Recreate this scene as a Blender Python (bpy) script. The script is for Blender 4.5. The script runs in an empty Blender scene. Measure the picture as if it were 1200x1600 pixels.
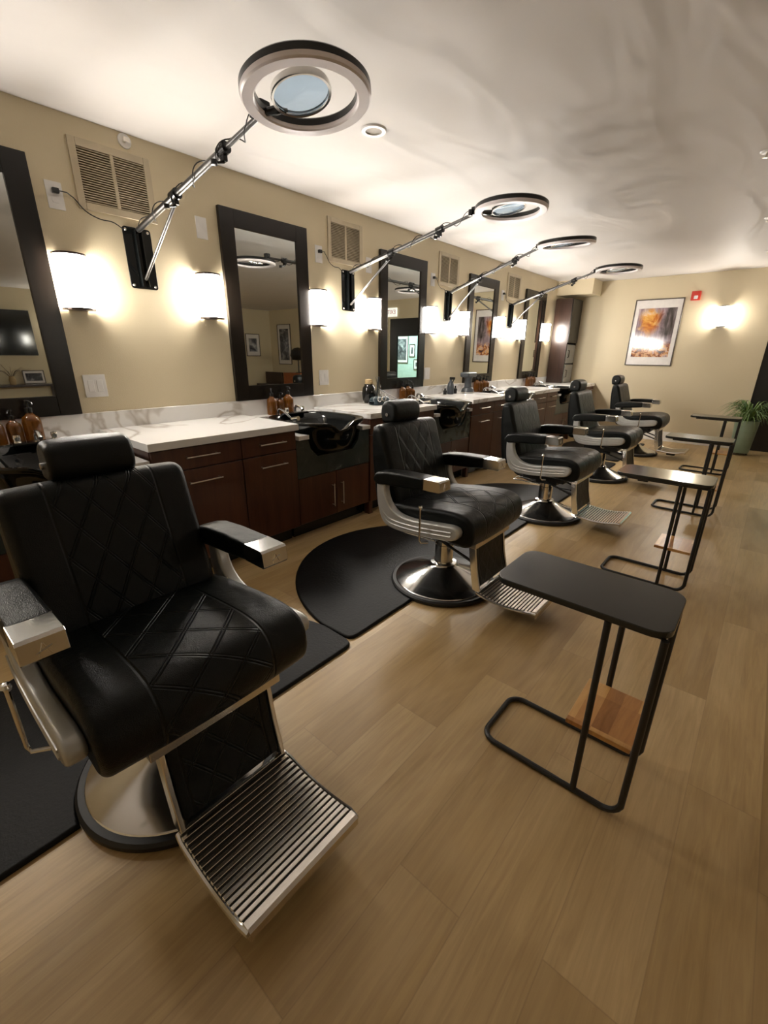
import bpy, bmesh, math, random
from math import pi, sin, cos
from mathutils import Vector, Matrix
random.seed(7)
S = bpy.context.scene
COL = S.collection

# ------------------------------------------------------------------ camera, world, exposure
F_PX, YAW, PITCH, ROLL = 683.27, 0.706, 0.3472, 0.0097
CAM = Vector((3.0624, 0.0, 1.2993))
fwd = Vector((-sin(YAW)*cos(PITCH), cos(YAW)*cos(PITCH), -sin(PITCH)))
rgt = fwd.cross(Vector((0, 0, 1))).normalized()
upv = rgt.cross(fwd)
r2 = cos(ROLL)*rgt + sin(ROLL)*upv
u2 = -sin(ROLL)*rgt + cos(ROLL)*upv
cd = bpy.data.cameras.new('camera')
cam = bpy.data.objects.new('camera', cd)
COL.objects.link(cam)
cd.sensor_fit = 'VERTICAL'
cd.sensor_height = 36.0
cd.lens = F_PX/1600*36
cd.clip_start = 0.02
cam.matrix_world = Matrix(((r2.x, u2.x, -fwd.x, CAM.x), (r2.y, u2.y, -fwd.y, CAM.y),
                           (r2.z, u2.z, -fwd.z, CAM.z), (0, 0, 0, 1)))
S.camera = cam
S.view_settings.view_transform = 'Standard'
S.view_settings.look = 'None'
S.view_settings.gamma = 1
S.view_settings.use_curve_mapping = False
S.view_settings.exposure = 1.9
SCONCE = 22.0          # emission of the frosted shades
w = bpy.data.worlds.new('world')
S.world = w
w.use_nodes = True
w.node_tree.nodes['Background'].inputs[0].default_value = (1, 0.9, 0.78, 1)
w.node_tree.nodes['Background'].inputs[1].default_value = 0.0

def area(name, loc, rot, size, power, color):
    l = bpy.data.lights.new(name, 'AREA')
    l.energy = power; l.size = size[0]; l.shape = 'RECTANGLE'; l.size_y = size[1]; l.color = color
    o = bpy.data.objects.new(name, l); COL.objects.link(o)
    o.location = loc; o.rotation_euler = rot
    return o

# ------------------------------------------------------------------ materials
class NT:
    def __init__(s, name):
        s.m = bpy.data.materials.new(name); s.m.use_nodes = True
        s.t = s.m.node_tree; s.b = s.t.nodes['Principled BSDF']
    def n(s, kind, **kw):
        nd = s.t.nodes.new(kind)
        for k, v in kw.items():
            if k.startswith('i_'): nd.inputs[k[2:].replace('_', ' ')].default_value = v
            else: setattr(nd, k, v)
        return nd
    def l(s, a, b): s.t.links.new(a, b)
    def math(s, op, a, b=None, c=None):
        nd = s.n('ShaderNodeMath', operation=op)
        for i, v in enumerate((a, b, c)):
            if v is None: continue
            if isinstance(v, (int, float)): nd.inputs[i].default_value = v
            else: s.l(v, nd.inputs[i])
        return nd.outputs[0]
    def obj(s):
        return s.n('ShaderNodeTexCoord').outputs['Object']
    def xyz(s, v=None):
        nd = s.n('ShaderNodeSeparateXYZ'); s.l(v or s.obj(), nd.inputs[0]); return nd.outputs
    def mapping(s, v, scale=(1, 1, 1), rot=(0, 0, 0), loc=(0, 0, 0)):
        nd = s.n('ShaderNodeMapping'); s.l(v, nd.inputs[0])
        nd.inputs['Scale'].default_value = scale; nd.inputs['Rotation'].default_value = rot
        nd.inputs['Location'].default_value = loc
        return nd.outputs[0]
    def noise(s, v, scale=5, detail=4, rough=.5, dist=0):
        nd = s.n('ShaderNodeTexNoise'); s.l(v, nd.inputs['Vector'])
        nd.inputs['Scale'].default_value = scale; nd.inputs['Detail'].default_value = detail
        nd.inputs['Roughness'].default_value = rough; nd.inputs['Distortion'].default_value = dist
        return nd.outputs
    def ramp(s, f, stops):
        nd = s.n('ShaderNodeValToRGB'); s.l(f, nd.inputs[0])
        e = nd.color_ramp.elements
        while len(e) > 1: e.remove(e[-1])
        e[0].position = stops[0][0]; e[0].color = (*stops[0][1], 1)
        for p, c in stops[1:]:
            q = e.new(p); q.color = (*c, 1)
        return nd.outputs[0]
    def mix(s, f, a, b, mode='MIX'):
        nd = s.n('ShaderNodeMix', data_type='RGBA', blend_type=mode)
        for sock, v in ((nd.inputs[0], f), (nd.inputs[6], a), (nd.inputs[7], b)):
            if isinstance(v, (int, float)): sock.default_value = v
            elif isinstance(v, tuple): sock.default_value = (*v, 1)
            else: s.l(v, sock)
        return nd.outputs[2]
    def bump(s, h, dist=.01, strength=1.0):
        nd = s.n('ShaderNodeBump'); s.l(h, nd.inputs['Height'])
        nd.inputs['Distance'].default_value = dist; nd.inputs['Strength'].default_value = strength
        s.l(nd.outputs[0], s.b.inputs['Normal'])
        return nd
    def set(s, color=None, rough=None, metal=None, **kw):
        if color is not None:
            if isinstance(color, tuple): s.b.inputs['Base Color'].default_value = (*color, 1)
            else: s.l(color, s.b.inputs['Base Color'])
        if rough is not None:
            if isinstance(rough, (int, float)): s.b.inputs['Roughness'].default_value = rough
            else: s.l(rough, s.b.inputs['Roughness'])
        if metal is not None: s.b.inputs['Metallic'].default_value = metal
        for k, v in kw.items(): s.b.inputs[k.replace('_', ' ')].default_value = v
        return s.m

def simple(name, c, rough=.5, metal=0, vary=.06, scale=12, **kw):
    t = NT(name)
    f = t.noise(t.obj(), scale, 3)[0]
    lo = tuple(max(0, x*(1-vary)) for x in c); hi = tuple(min(1, x*(1+vary)) for x in c)
    col = t.ramp(f, [(.3, lo), (.7, hi)])
    return t.set(col, rough, metal, **kw)

def m_wall():
    t = NT('wall_paint'); v = t.obj()
    c = t.ramp(t.noise(v, 1.3, 2)[0], [(.3, (.61, .520, .350)), (.7, (.64, .550, .375))])
    t.bump(t.noise(v, 180, 3)[0], .0008)
    return t.set(c, .55)
def m_ceiling():
    t = NT('ceiling_paint'); v = t.obj()
    c = t.ramp(t.noise(v, .8, 2)[0], [(.3, (.70, .67, .65)), (.7, (.74, .71, .685))])
    h = t.noise(t.mapping(v, (1.6, .55, 1), (0, 0, .5)), 1.6, 2, .45, 1.2)[0]
    t.bump(h, .12, .17)
    return t.set(c, .6)
def m_floor():
    t = NT('oak_planks'); v = t.obj()
    x, y, z = t.xyz(v)
    W, L = .185, 1.22
    px = t.math('DIVIDE', x, W)
    row = t.math('FLOOR', px)
    wn = t.n('ShaderNodeTexWhiteNoise', noise_dimensions='1D'); t.l(row, wn.inputs['W'])
    py = t.math('ADD', t.math('DIVIDE', y, L), wn.outputs['Value'])
    cell = t.math('FLOOR', py)
    cb = t.n('ShaderNodeCombineXYZ'); t.l(row, cb.inputs[0]); t.l(cell, cb.inputs[1])
    w2 = t.n('ShaderNodeTexWhiteNoise', noise_dimensions='2D'); t.l(cb.outputs[0], w2.inputs['Vector'])
    tone = t.ramp(w2.outputs['Value'], [(0, (.37, .235, .088)), (.35, (.47, .315, .130)), (.7, (.545, .38, .170)), (1, (.63, .45, .225))])
    # grain runs along the planks, offset plank by plank
    off = t.n('ShaderNodeCombineXYZ')
    t.l(t.math('MULTIPLY', x, 1), off.inputs[0]); t.l(t.math('ADD', y, t.math('MULTIPLY', w2.outputs['Value'], 37)), off.inputs[1]); t.l(w2.outputs['Value'], off.inputs[2])
    g = t.noise(t.mapping(off.outputs[0], (26, 1.6, 1)), 2.2, 6, .62, .8)[0]
    g2 = t.noise(t.mapping(off.outputs[0], (4, .9, 1)), 1.4, 3, .5, 1.2)[0]
    c = t.mix(t.ramp(g, [(.35, (0, 0, 0)), (.75, (1, 1, 1))]), t.mix(.75, tone, (.20, .11, .04), 'MIX'), tone)
    c = t.mix(.45, c, tone)
    c = t.mix(t.math('MULTIPLY', t.ramp(g2, [(.35, (0, 0, 0)), (.7, (1, 1, 1))]), .35), c, (.70, .52, .28))
    fx = t.math('PINGPONG', px, .5); fy = t.math('PINGPONG', py, .5)
    gap = t.math('MAXIMUM', t.math('LESS_THAN', fx, .008), t.math('LESS_THAN', fy, .0014))
    c = t.mix(t.math('MULTIPLY', gap, .22), c, (.16, .10, .05))
    t.bump(g, .0008, .6)
    r = t.math('ADD', t.math('MULTIPLY', g, .14), .30)
    return t.set(c, r)
def m_marble():
    t = NT('white_marble'); v = t.n('ShaderNodeTexCoord').outputs['Object']
    gp = t.n('ShaderNodeNewGeometry').outputs['Position']
    n1 = t.noise(t.mapping(gp, (1, 1.1, 1.3), (.2, .3, .6)), .85, 4, .5, 1.3)[0]
    d = t.math('ABSOLUTE', t.math('SUBTRACT', n1, .5))
    vein = t.ramp(d, [(0, (.50, .46, .41)), (.010, (.64, .61, .57)), (.022, (.82, .81, .79))])
    n2 = t.noise(gp, 4, 4)[0]
    c = t.mix(t.math('MULTIPLY', n2, .12), vein, (.70, .68, .66))
    return t.set(c, .18)
def m_wood(name, a, b, axis='z', rough=.35, sc=9):
    t = NT(name); v = t.n('ShaderNodeNewGeometry').outputs['Position']
    s = {'z': (sc, sc, .9), 'y': (sc, .9, sc), 'x': (.9, sc, sc)}[axis]
    g = t.noise(t.mapping(v, s), 2, 6, .6, .6)[0]
    c = t.ramp(g, [(.3, a), (.7, b)])
    t.bump(g, .0006, .5)
    return t.set(c, rough)
def m_butcher():
    t = NT('acacia_block'); v = t.obj()
    x, y, z = t.xyz(v)
    i = t.math('FLOOR', t.math('DIVIDE', t.math('ADD', x, 1), .048))
    j = t.math('FLOOR', t.math('DIVIDE', t.math('ADD', y, 1), .15))
    cb = t.n('ShaderNodeCombineXYZ'); t.l(i, cb.inputs[0]); t.l(j, cb.inputs[1])
    wn = t.n('ShaderNodeTexWhiteNoise', noise_dimensions='2D'); t.l(cb.outputs[0], wn.inputs['Vector'])
    g = t.noise(t.mapping(v, (22, 3, 3)), 2, 5, .6, 1.5)[0]
    f = t.math('ADD', t.math('MULTIPLY', wn.outputs['Value'], .6), t.math('MULTIPLY', g, .5))
    c = t.ramp(f, [(.15, (.26, .10, .025)), (.5, (.50, .23, .07)), (.9, (.72, .42, .15))])
    return t.set(c, .3)
def m_leather(name, base=(.0022, .0034, .0030), quilt=None, half=.155, L=.125, tilt=1.0, rough=.34):
    """black leather; quilt = 'seat' (s = x - z) or 'back' (s = z): double-stitched diamonds"""
    t = NT(name); v = t.obj()
    x, y, z = t.xyz(v)
    fine = t.n('ShaderNodeTexVoronoi'); t.l(v, fine.inputs['Vector']); fine.inputs['Scale'].default_value = 420
    h = t.math('MULTIPLY', fine.outputs['Distance'], .0006)
    if quilt:
        s = t.math('SUBTRACT', x, z) if quilt == 'seat' else z
        a = t.math('ADD', s, t.math('MULTIPLY', y, tilt)); b = t.math('SUBTRACT', s, t.math('MULTIPLY', y, tilt))
        ay = t.math('ABSOLUTE', y)
        inside = t.math('LESS_THAN', ay, half - .005)
        tot = None
        for q in (a, b):
            d = t.math('PINGPONG', t.math('ADD', q, 10), L/2)
            g1 = t.math('MINIMUM', t.math('DIVIDE', t.math('ABSOLUTE', t.math('SUBTRACT', d, .0065)), .005), 1)
            tot = g1 if tot is None else t.math('MINIMUM', tot, g1)
        tot = t.math('MAXIMUM', tot, t.math('SUBTRACT', 1, inside))
        e = t.math('MINIMUM', t.math('DIVIDE', t.math('ABSOLUTE', t.math('SUBTRACT', ay, half)), .006), 1)
        tot = t.math('MINIMUM', tot, e)
        sm = t.n('ShaderNodeMapRange', interpolation_type='SMOOTHSTEP'); t.l(tot, sm.inputs[0])
        h = t.math('ADD', h, t.math('MULTIPLY', sm.outputs[0], .0045 if quilt == 'seat' else .0032))
    wr = t.noise(v, 9, 3, .5, .4)[0]
    h = t.math('ADD', h, t.math('MULTIPLY', wr, .006))
    bp = t.bump(h, 1.0, 1.0)
    return t.set(base, rough, 0, Specular_IOR_Level=.25)
def m_art(name, seed, warm=True):
    t = NT(name); v = t.obj()
    n = t.noise(t.mapping(v, (1, 1, 1), (0, 0, 0), (seed, seed*2, seed)), 5.5, 4, .6, .8)[0]
    n2 = t.noise(t.mapping(v, (14, 14, 2), (0, 0, 0), (seed, 0, seed)), 2, 3)[0]
    if warm:
        x, y, z = t.xyz(v)
        sm = lambda e, a, b: t.ramp(t.math('ADD', t.math('MULTIPLY', t.math('SUBTRACT', e, a), 1/(b-a)), 0), [(0, (0, 0, 0)), (1, (1, 1, 1))])
        wob = t.math('MULTIPLY', t.math('SUBTRACT', n, .5), .25)
        xw = t.math('ADD', x, wob); zw = t.math('ADD', z, wob)
        base = t.ramp(n2, [(.3, (.16, .11, .13)), (.55, (.34, .25, .28)), (.75, (.52, .42, .44))])
        flow = t.ramp(n, [(.30, (.20, .06, .02)), (.42, (.55, .17, .03)), (.52, (.78, .42, .10)), (.62, (.85, .62, .40)), (.75, (.40, .20, .16))])
        d1 = t.math('SQRT', t.math('ADD', t.math('POWER', t.math('ADD', xw, .09), 2), t.math('POWER', t.math('MULTIPLY', t.math('SUBTRACT', zw, .17), .7), 2)))
        c = t.mix(sm(d1, .17, .09), base, flow)
        lowm = t.math('MULTIPLY', sm(zw, -.12, -.19), 1)
        rocks = t.ramp(t.noise(t.mapping(v, (1, 1, 1), (0, 0, 0), (2, 5, 9)), 16, 4, .6, .6)[0], [(.36, (.04, .03, .035)), (.46, (.32, .10, .04)), (.54, (.75, .42, .18)), (.62, (.55, .42, .40)), (.72, (.16, .12, .14))])
        c = t.mix(lowm, c, rocks)
        dk = t.math('MULTIPLY', sm(xw, .06, .12), sm(zw, -.12, -.02))
        c = t.mix(dk, c, t.ramp(n2, [(.35, (.035, .028, .022)), (.6, (.15, .12, .12)), (.8, (.30, .26, .27))]))
    else:
        c = t.ramp(n, [(.3, (.03, .03, .035)), (.5, (.12, .12, .13)), (.7, (.45, .45, .45))])
    return t.set(c, .08)
def m_emit(name, c, s):
    t = NT(name)
    t.b.inputs['Base Color'].default_value = (.9, .88, .84, 1)
    t.b.inputs['Emission Color'].default_value = (*c, 1)
    t.b.inputs['Emission Strength'].default_value = s
    return t.m
def m_glass(name, c, rough=.03, trans=1.0, ior=1.45, **kw):
    t = NT(name)
    return t.set(c, rough, 0, Transmission_Weight=trans, IOR=ior, **kw)
def m_hammer(name, c, rough):
    t = NT(name); v = t.obj()
    t.bump(t.noise(v, 5, 2)[0], .001, .3)
    return t.set(c, rough, 1.0)

WALL = m_wall(); CEIL = m_ceiling(); FLOOR = m_floor(); MARBLE = m_marble()
CHERRY = m_wood('cherry_veneer', (.058, .019, .009), (.108, .037, .016), 'z', .32)
CHERRYH = m_wood('cherry_veneer_dark', (.045, .014, .007), (.08, .027, .012), 'z', .4)
DARKWOOD = m_wood('espresso_wood', (.018, .009, .006), (.045, .022, .014), 'z', .28)
MIRFRAME = m_wood('mirror_frame_wood', (.005, .0045, .0035), (.014, .009, .006), 'z', .26, 5)
MIRFRAME.node_tree.nodes['Principled BSDF'].inputs['Specular IOR Level'].default_value = .35
BUTCHER = m_butcher()
LEATHER = m_leather('black_leather')
QSEAT = m_leather('quilted_leather_seat', quilt='seat', L=.150)
QBACK = m_leather('quilted_leather_back', quilt='back', half=.15, L=.15, tilt=1.6)
QLEG = m_leather('quilted_leather_legrest', quilt='back', half=.12, L=.13, tilt=1.4)
CHROME = m_hammer('chrome', (.74, .73, .71), .15)
BOOM = m_hammer('boom_steel', (.14, .137, .134), .38)
ALU = simple('satin_aluminium', (.50, .50, .48), .38, .45)
STEEL = m_hammer('brushed_steel', (.72, .68, .62), .22)
NICKEL = simple('handle_nickel', (.75, .70, .62), .3, 1)
BLACKMETAL = simple('black_powder_coat', (.010, .010, .010), .42)
GLOSSBLACK = simple('gloss_black', (.006, .007, .007), .08)
RUBBER = simple('black_rubber', (.006, .006, .006), .5)
MAT = NT('mat_foam'); MAT.bump(MAT.noise(MAT.obj(), 90, 2)[0], .0015); MAT = MAT.set((.0035, .0032, .003), .5, Specular_IOR_Level=.2)
TABLETOP = simple('table_laminate', (.022, .022, .019), .15)
FASCIA = NT('dark_stone')
_v = FASCIA.n('ShaderNodeNewGeometry').outputs['Position']
FASCIA = FASCIA.set(FASCIA.ramp(FASCIA.noise(_v, 5, 6, .65, 1.5)[0], [(.42, (.022, .032, .030)), (.6, (.035, .048, .045)), (.72, (.16, .18, .17))]), .25)
MIRROR = simple('mirror_silver', (.68, .70, .67), .012, 1, 0.0)
WHITEP = simple('white_plastic', (.74, .72, .70), .35)
TRIMW = simple('white_trim', (.74, .72, .68), .4)
VENT = simple('almond_grille', (.50, .42, .29), .45)
VENTD = simple('grille_shadow_gap', (.16, .125, .075), .8)
DIFF = simple('ring_diffuser', (.76, .70, .71), .3, 0, .03, 12, Subsurface_Weight=.1, Subsurface_Radius=(.02, .02, .02))
SHADE = m_emit('frosted_shade_lit', (1.0, .94, .865), SCONCE)
BRONZE = simple('bronze_cap', (.05, .035, .028), .3, .8)
AMBER = m_glass('amber_glass', (.24, .085, .010), .06, .6)
PUMP = simple('black_pump_plastic', (.008, .008, .008), .25)
CLEAR = m_glass('clear_glass', (.95, .97, .96), .02)
LENS = m_glass('lens_glass', (.58, .76, .95), .02, .9, 1.3)
RED = simple('alarm_red', (.55, .03, .015), .35)
FRAMEB = simple('thin_bronze_frame', (.05, .03, .018), .3)
MATB = simple('white_mat_board', (.72, .68, .65), .22, Coat_Weight=.9, Coat_Roughness=.03)
POT = simple('sage_green_pot', (.20, .26, .18), .4)
SOIL = simple('potting_soil', (.03, .02, .012), .9)
LEAF = simple('spider_plant_leaf', (.12, .20, .05), .4, 0, .5, 30)
CABLE = simple('black_cable', (.01, .01, .01), .5)
TOWEL = simple('towel_warmer_enamel', (.20, .19, .17), .35)
DOORB = simple('black_door', (.010, .009, .009), .3)
ORANGE = m_wood('orange_veneer', (.30, .08, .02), (.42, .12, .03), 'y', .35)
TAN = simple('tan_bristle', (.42, .30, .15), .7)
GREYP = simple('grey_plastic', (.045, .052, .06), .35)
BLUEG = simple('blue_grey_vinyl', (.025, .042, .052), .3)
COOLWALL = simple('corridor_paint', (.42, .52, .47), .6)

# ------------------------------------------------------------------ mesh helpers
def B(): return bmesh.new()
def box(bm, x0, x1, y0, y1, z0, z1, bev=0, seg=2):
    vs = [bm.verts.new(p) for p in ((x0, y0, z0), (x1, y0, z0), (x1, y1, z0), (x0, y1, z0), (x0, y0, z1), (x1, y0, z1), (x1, y1, z1), (x0, y1, z1))]
    fs = [bm.faces.new([vs[i] for i in f]) for f in ((3, 2, 1, 0), (4, 5, 6, 7), (0, 1, 5, 4), (1, 2, 6, 5), (2, 3, 7, 6), (3, 0, 4, 7))]
    if bev:
        es = set(e for f in fs for e in f.edges)
        bmesh.ops.bevel(bm, geom=list(es), offset=bev, segments=seg, affect='EDGES', profile=.6)
    return vs
def obox(bm, c, s, R=None, bev=0):
    """oriented box: centre, size, rotation matrix"""
    t = B(); box(t, -s[0]/2, s[0]/2, -s[1]/2, s[1]/2, -s[2]/2, s[2]/2, bev)
    M = Matrix.Translation(c) @ (R.to_4x4() if R else Matrix())
    t.transform(M); merge(bm, t)
def merge(bm, t):
    me = bpy.data.meshes.new('tmp'); t.to_mesh(me); t.free(); bm.from_mesh(me); bpy.data.meshes.remove(me)
def tube(bm, pts, r, seg=10, closed=False, caps=True):
    pts = [Vector(p) for p in pts]; n = len(pts)
    rad = r if isinstance(r, (list, tuple)) else [r]*n
    rings = []; prev = None
    for i in range(n):
        if closed: d = pts[(i+1) % n]-pts[i-1]
        else: d = pts[min(i+1, n-1)]-pts[max(i-1, 0)]
        d.normalize()
        if prev is None:
            a = Vector((0, 0, 1)) if abs(d.z) < .9 else Vector((1, 0, 0))
            u = d.cross(a).normalized()
        else:
            u = (prev - d*prev.dot(d)).normalized()
        prev = u; v = d.cross(u)
        rings.append([bm.verts.new(pts[i]+(u*cos(2*pi*k/seg)+v*sin(2*pi*k/seg))*rad[i]) for k in range(seg)])
    rng = range(n) if closed else range(n-1)
    for i in rng:
        a, b = rings[i], rings[(i+1) % n]
        for k in range(seg):
            bm.faces.new((a[k], a[(k+1) % seg], b[(k+1) % seg], b[k]))
    if caps and not closed:
        bm.faces.new(list(reversed(rings[0]))); bm.faces.new(rings[-1])
def lathe(bm, prof, seg=48, c=(0, 0, 0), M=None):
    """prof: list of (r, z); closes at r = 0"""
    t = bm if M is None else B()
    rings = []
    for r, z in prof:
        if r < 1e-6: rings.append([t.verts.new((c[0], c[1], c[2]+z))])
        else: rings.append([t.verts.new((c[0]+r*cos(2*pi*k/seg), c[1]+r*sin(2*pi*k/seg), c[2]+z)) for k in range(seg)])
    for a, b in zip(rings, rings[1:]):
        for k in range(seg):
            k2 = (k+1) % seg
            if len(a) == 1 and len(b) == 1: continue
            if len(a) == 1: t.faces.new((a[0], b[k], b[k2]))
            elif len(b) == 1: t.faces.new((a[k], a[k2], b[0]))
            else: t.faces.new((a[k], a[k2], b[k2], b[k]))
    if M is not None:
        t.transform(M); merge(bm, t)
def prism(bm, poly, a0, a1, axis='z', bev=0):
    """extrude a 2-D polygon; axis z: (x,y); axis y: (x,z); axis x: (y,z)"""
    def P(p, a):
        return {'z': (p[0], p[1], a), 'y': (p[0], a, p[1]), 'x': (a, p[0], p[1])}[axis]
    t = B()
    lo = [t.verts.new(P(p, a0)) for p in poly]; hi = [t.verts.new(P(p, a1)) for p in poly]
    n = len(poly)
    f1 = t.faces.new(lo); f2 = t.faces.new(hi)
    for i in range(n): t.faces.new((lo[i], lo[(i+1) % n], hi[(i+1) % n], hi[i]))
    bmesh.ops.recalc_face_normals(t, faces=t.faces)
    if bev:
        es = list(set(list(f1.edges)+list(f2.edges)))
        bmesh.ops.bevel(t, geom=es, offset=bev, segments=3, affect='EDGES', profile=.5)
    merge(bm, t)
def catmull(pts, n, closed=True):
    P = [Vector((p[0], p[1])) for p in pts]; m = len(P); out = []
    cnt = m if closed else m-1
    for i in range(cnt):
        p0, p1, p2, p3 = (P[(i-1) % m], P[i], P[(i+1) % m], P[(i+2) % m]) if closed else (P[max(i-1, 0)], P[i], P[i+1], P[min(i+2, m-1)])
        for k in range(8):
            t = k/8
            out.append(.5*((2*p1)+(-p0+p2)*t+(2*p0-5*p1+4*p2-p3)*t*t+(-p0+3*p1-3*p2+p3)*t**3))
    if not closed: out.append(P[-1])
    L = [0]
    Q = out+[out[0]] if closed else out
    for a, b in zip(Q, Q[1:]): L.append(L[-1]+(b-a).length)
    res = []; j = 0
    N = n if closed else n-1
    for i in range(n):
        d = L[-1]*i/N
        while j < len(L)-2 and L[j+1] < d: j += 1
        f = (d-L[j])/max(1e-9, L[j+1]-L[j]); res.append(Q[j].lerp(Q[j+1], min(1, f)))
    return [(p.x, p.y) for p in res]
def pillow(bm, sec, hw, r, ny=18, crown=0.0, mat=None):
    """closed section in x-z, lofted over y in [-hw, hw] with rounded ends of radius r; crown swells the middle"""
    n = len(sec); S2 = [Vector(p) for p in sec]
    A = sum(S2[i].x*S2[(i+1) % n].y-S2[(i+1) % n].x*S2[i].y for i in range(n))
    nr = []
    for i in range(n):
        d = (S2[(i+1) % n]-S2[i-1]).normalized()
        q = Vector((d.y, -d.x));
        if A < 0: q = -q
        nr.append(q)
    ys = [(-hw, r)]
    for k in range(1, 7):
        a = pi/2*k/6; ys.append((-hw+r*(1-cos(a)), r*(1-sin(a))))
    inner = hw-r
    for k in range(1, ny): ys.append((-inner+2*inner*k/ny, 0))
    ys += [(-y, d) for y, d in reversed(ys[:7])]
    t = B(); rings = []
    for y, d in ys:
        c = crown*(1-(y/hw)**2)
        rings.append([t.verts.new((p.x+q.x*(c-d), y, p.y+q.y*(c-d))) for p, q in zip(S2, nr)])
    for a, b in zip(rings, rings[1:]):
        for k in range(n): t.faces.new((a[k], a[(k+1) % n], b[(k+1) % n], b[k]))
    t.faces.new(rings[0]); t.faces.new(rings[-1])
    bmesh.ops.recalc_face_normals(t, faces=t.faces)
    merge(bm, t)
def rrect(x0, x1, y0, y1, r, seg=6):
    out = []
    for cx, cy, a0 in ((x1-r, y1-r, 0), (x0+r, y1-r, pi/2), (x0+r, y0+r, pi), (x1-r, y0+r, 3*pi/2)):
        for k in range(seg+1):
            a = a0+pi/2*k/seg; out.append((cx+r*cos(a), cy+r*sin(a)))
    return out
def done(name, bm, mat, parent=None, smooth=True, angle=35, loc=None):
    bmesh.ops.recalc_face_normals(bm, faces=bm.faces)
    me = bpy.data.meshes.new(name)
    if smooth:
        for f in bm.faces: f.smooth = True
        ca = math.radians(angle)
        for e in bm.edges:
            if len(e.link_faces) == 2 and e.calc_face_angle(0) > ca: e.smooth = False
    bm.to_mesh(me); bm.free()
    for m in (mat if isinstance(mat, list) else [mat]): me.materials.append(m)
    o = bpy.data.objects.new(name, me); COL.objects.link(o)
    if parent: o.parent = parent
    if loc: o.location = loc
    if smooth:
        wn = o.modifiers.new('weighted', 'WEIGHTED_NORMAL'); wn.keep_sharp = True
    return o
def thing(name, label, cat, loc=(0, 0, 0), rz=0, group=None):
    o = bpy.data.objects.new(name, None); COL.objects.link(o)
    o.empty_display_size = .1
    o.location = loc; o.rotation_euler = (0, 0, rz); o['label'] = label; o['category'] = cat
    if group: o['group'] = group
    return o
def tag(o, label, cat, group=None):
    o['label'] = label; o['category'] = cat
    if group: o['group'] = group
    return o
def struct(name, bm, mat, smooth=False, label=None):
    o = done(name, bm, mat, None, smooth); o['kind'] = 'structure'
    if label: o['label'] = label
    return o
def dup(root, loc, label, rz=None):
    def cp(o, par):
        c = o.copy(); COL.objects.link(c)
        if par: c.parent = par
        for ch in list(o.children): cp(ch, c)
        return c
    c = cp(root, None); c.location = loc; c['label'] = label
    if rz is not None: c.rotation_euler = (0, 0, rz)
    return c
def cyl(bm, p0, p1, r, seg=16): tube(bm, [p0, p1], r, seg)

# ------------------------------------------------------------------ the room
H = 2.44; YF = 8.385; XR = 8.6; YB = -2.2
bm = B(); box(bm, -.15, XR+.15, YB-.15, YF+2.4, -.1, 0); struct('floor', bm, FLOOR)
bm = B(); box(bm, -.15, XR+.15, YB-.15, YF+2.4, H, H+.1); struct('ceiling', bm, CEIL)
bm = B(); box(bm, -.15, 0, YB-.15, YF+.15, 0, H); struct('wall_left', bm, WALL)
bm = B(); box(bm, XR, XR+.15, YB-.15, YF+2.4, 0, H); struct('wall_right', bm, WALL)
bm = B(); box(bm, 0, XR, YB-.15, YB, 0, H); struct('wall_near', bm, WALL)
DX0, DX1 = 2.86, 4.02
bm = B(); box(bm, 0, DX0, YF, YF+.15, 0, H); box(bm, DX1, XR, YF, YF+.15, 0, H); box(bm, DX0, DX1, YF, YF+.15, 2.05, H)
struct('wall_far', bm, WALL)
bm = B(); box(bm, DX0-1.2, XR, YF+2.2, YF+2.3, 0, H); struct('wall_corridor', bm, COOLWALL)
bm = B(); box(bm, 0, .56, 7.95, YF, 2.225, H); struct('trim_1', bm, WALL, label='painted soffit box under the ceiling in the far left corner')
bm = B(); box(bm, .72, DX0-.03, YF-.016, YF, 0, .15, .003); box(bm, DX1+.06, XR, YF-.016, YF, 0, .15, .003); struct('baseboard_far', bm, TRIMW)
bm = B(); box(bm, XR-.016, XR, YB, YF, 0, .15, .003); struct('baseboard_right', bm, TRIMW)
# glazed double door in the far wall
dr = bpy.data.objects.new('door_1', None); COL.objects.link(dr); dr.location = (DX0, YF+.03, 0); dr['kind'] = 'structure'
bm = B()
box(bm, 0, .30, 0, .06, 0, 2.05); box(bm, .96, DX1-DX0, 0, .06, 0, 2.05); box(bm, .30, .96, 0, .06, 1.68, 2.05); box(bm, .30, .96, 0, .06, 0, .72)
done('door_frame', bm, DOORB, dr, False)
bm = B(); box(bm, .30, .96, .025, .033, .72, 1.68); done('door_glass', bm, m_glass('door_pane', (.86, .98, .95), .0), dr, False)
bm = B(); tube(bm, [(.26, -.0, .95), (.26, -.05, .95), (.26, -.05, 1.25), (.26, 0, 1.25)], .009); done('door_handle', bm, CHROME, dr)
area('corridor_light', (4.9, YF+1.2, 2.38), (0, 0, 0), (1.2, .6), 40, (.78, .95, 1.0))

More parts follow.
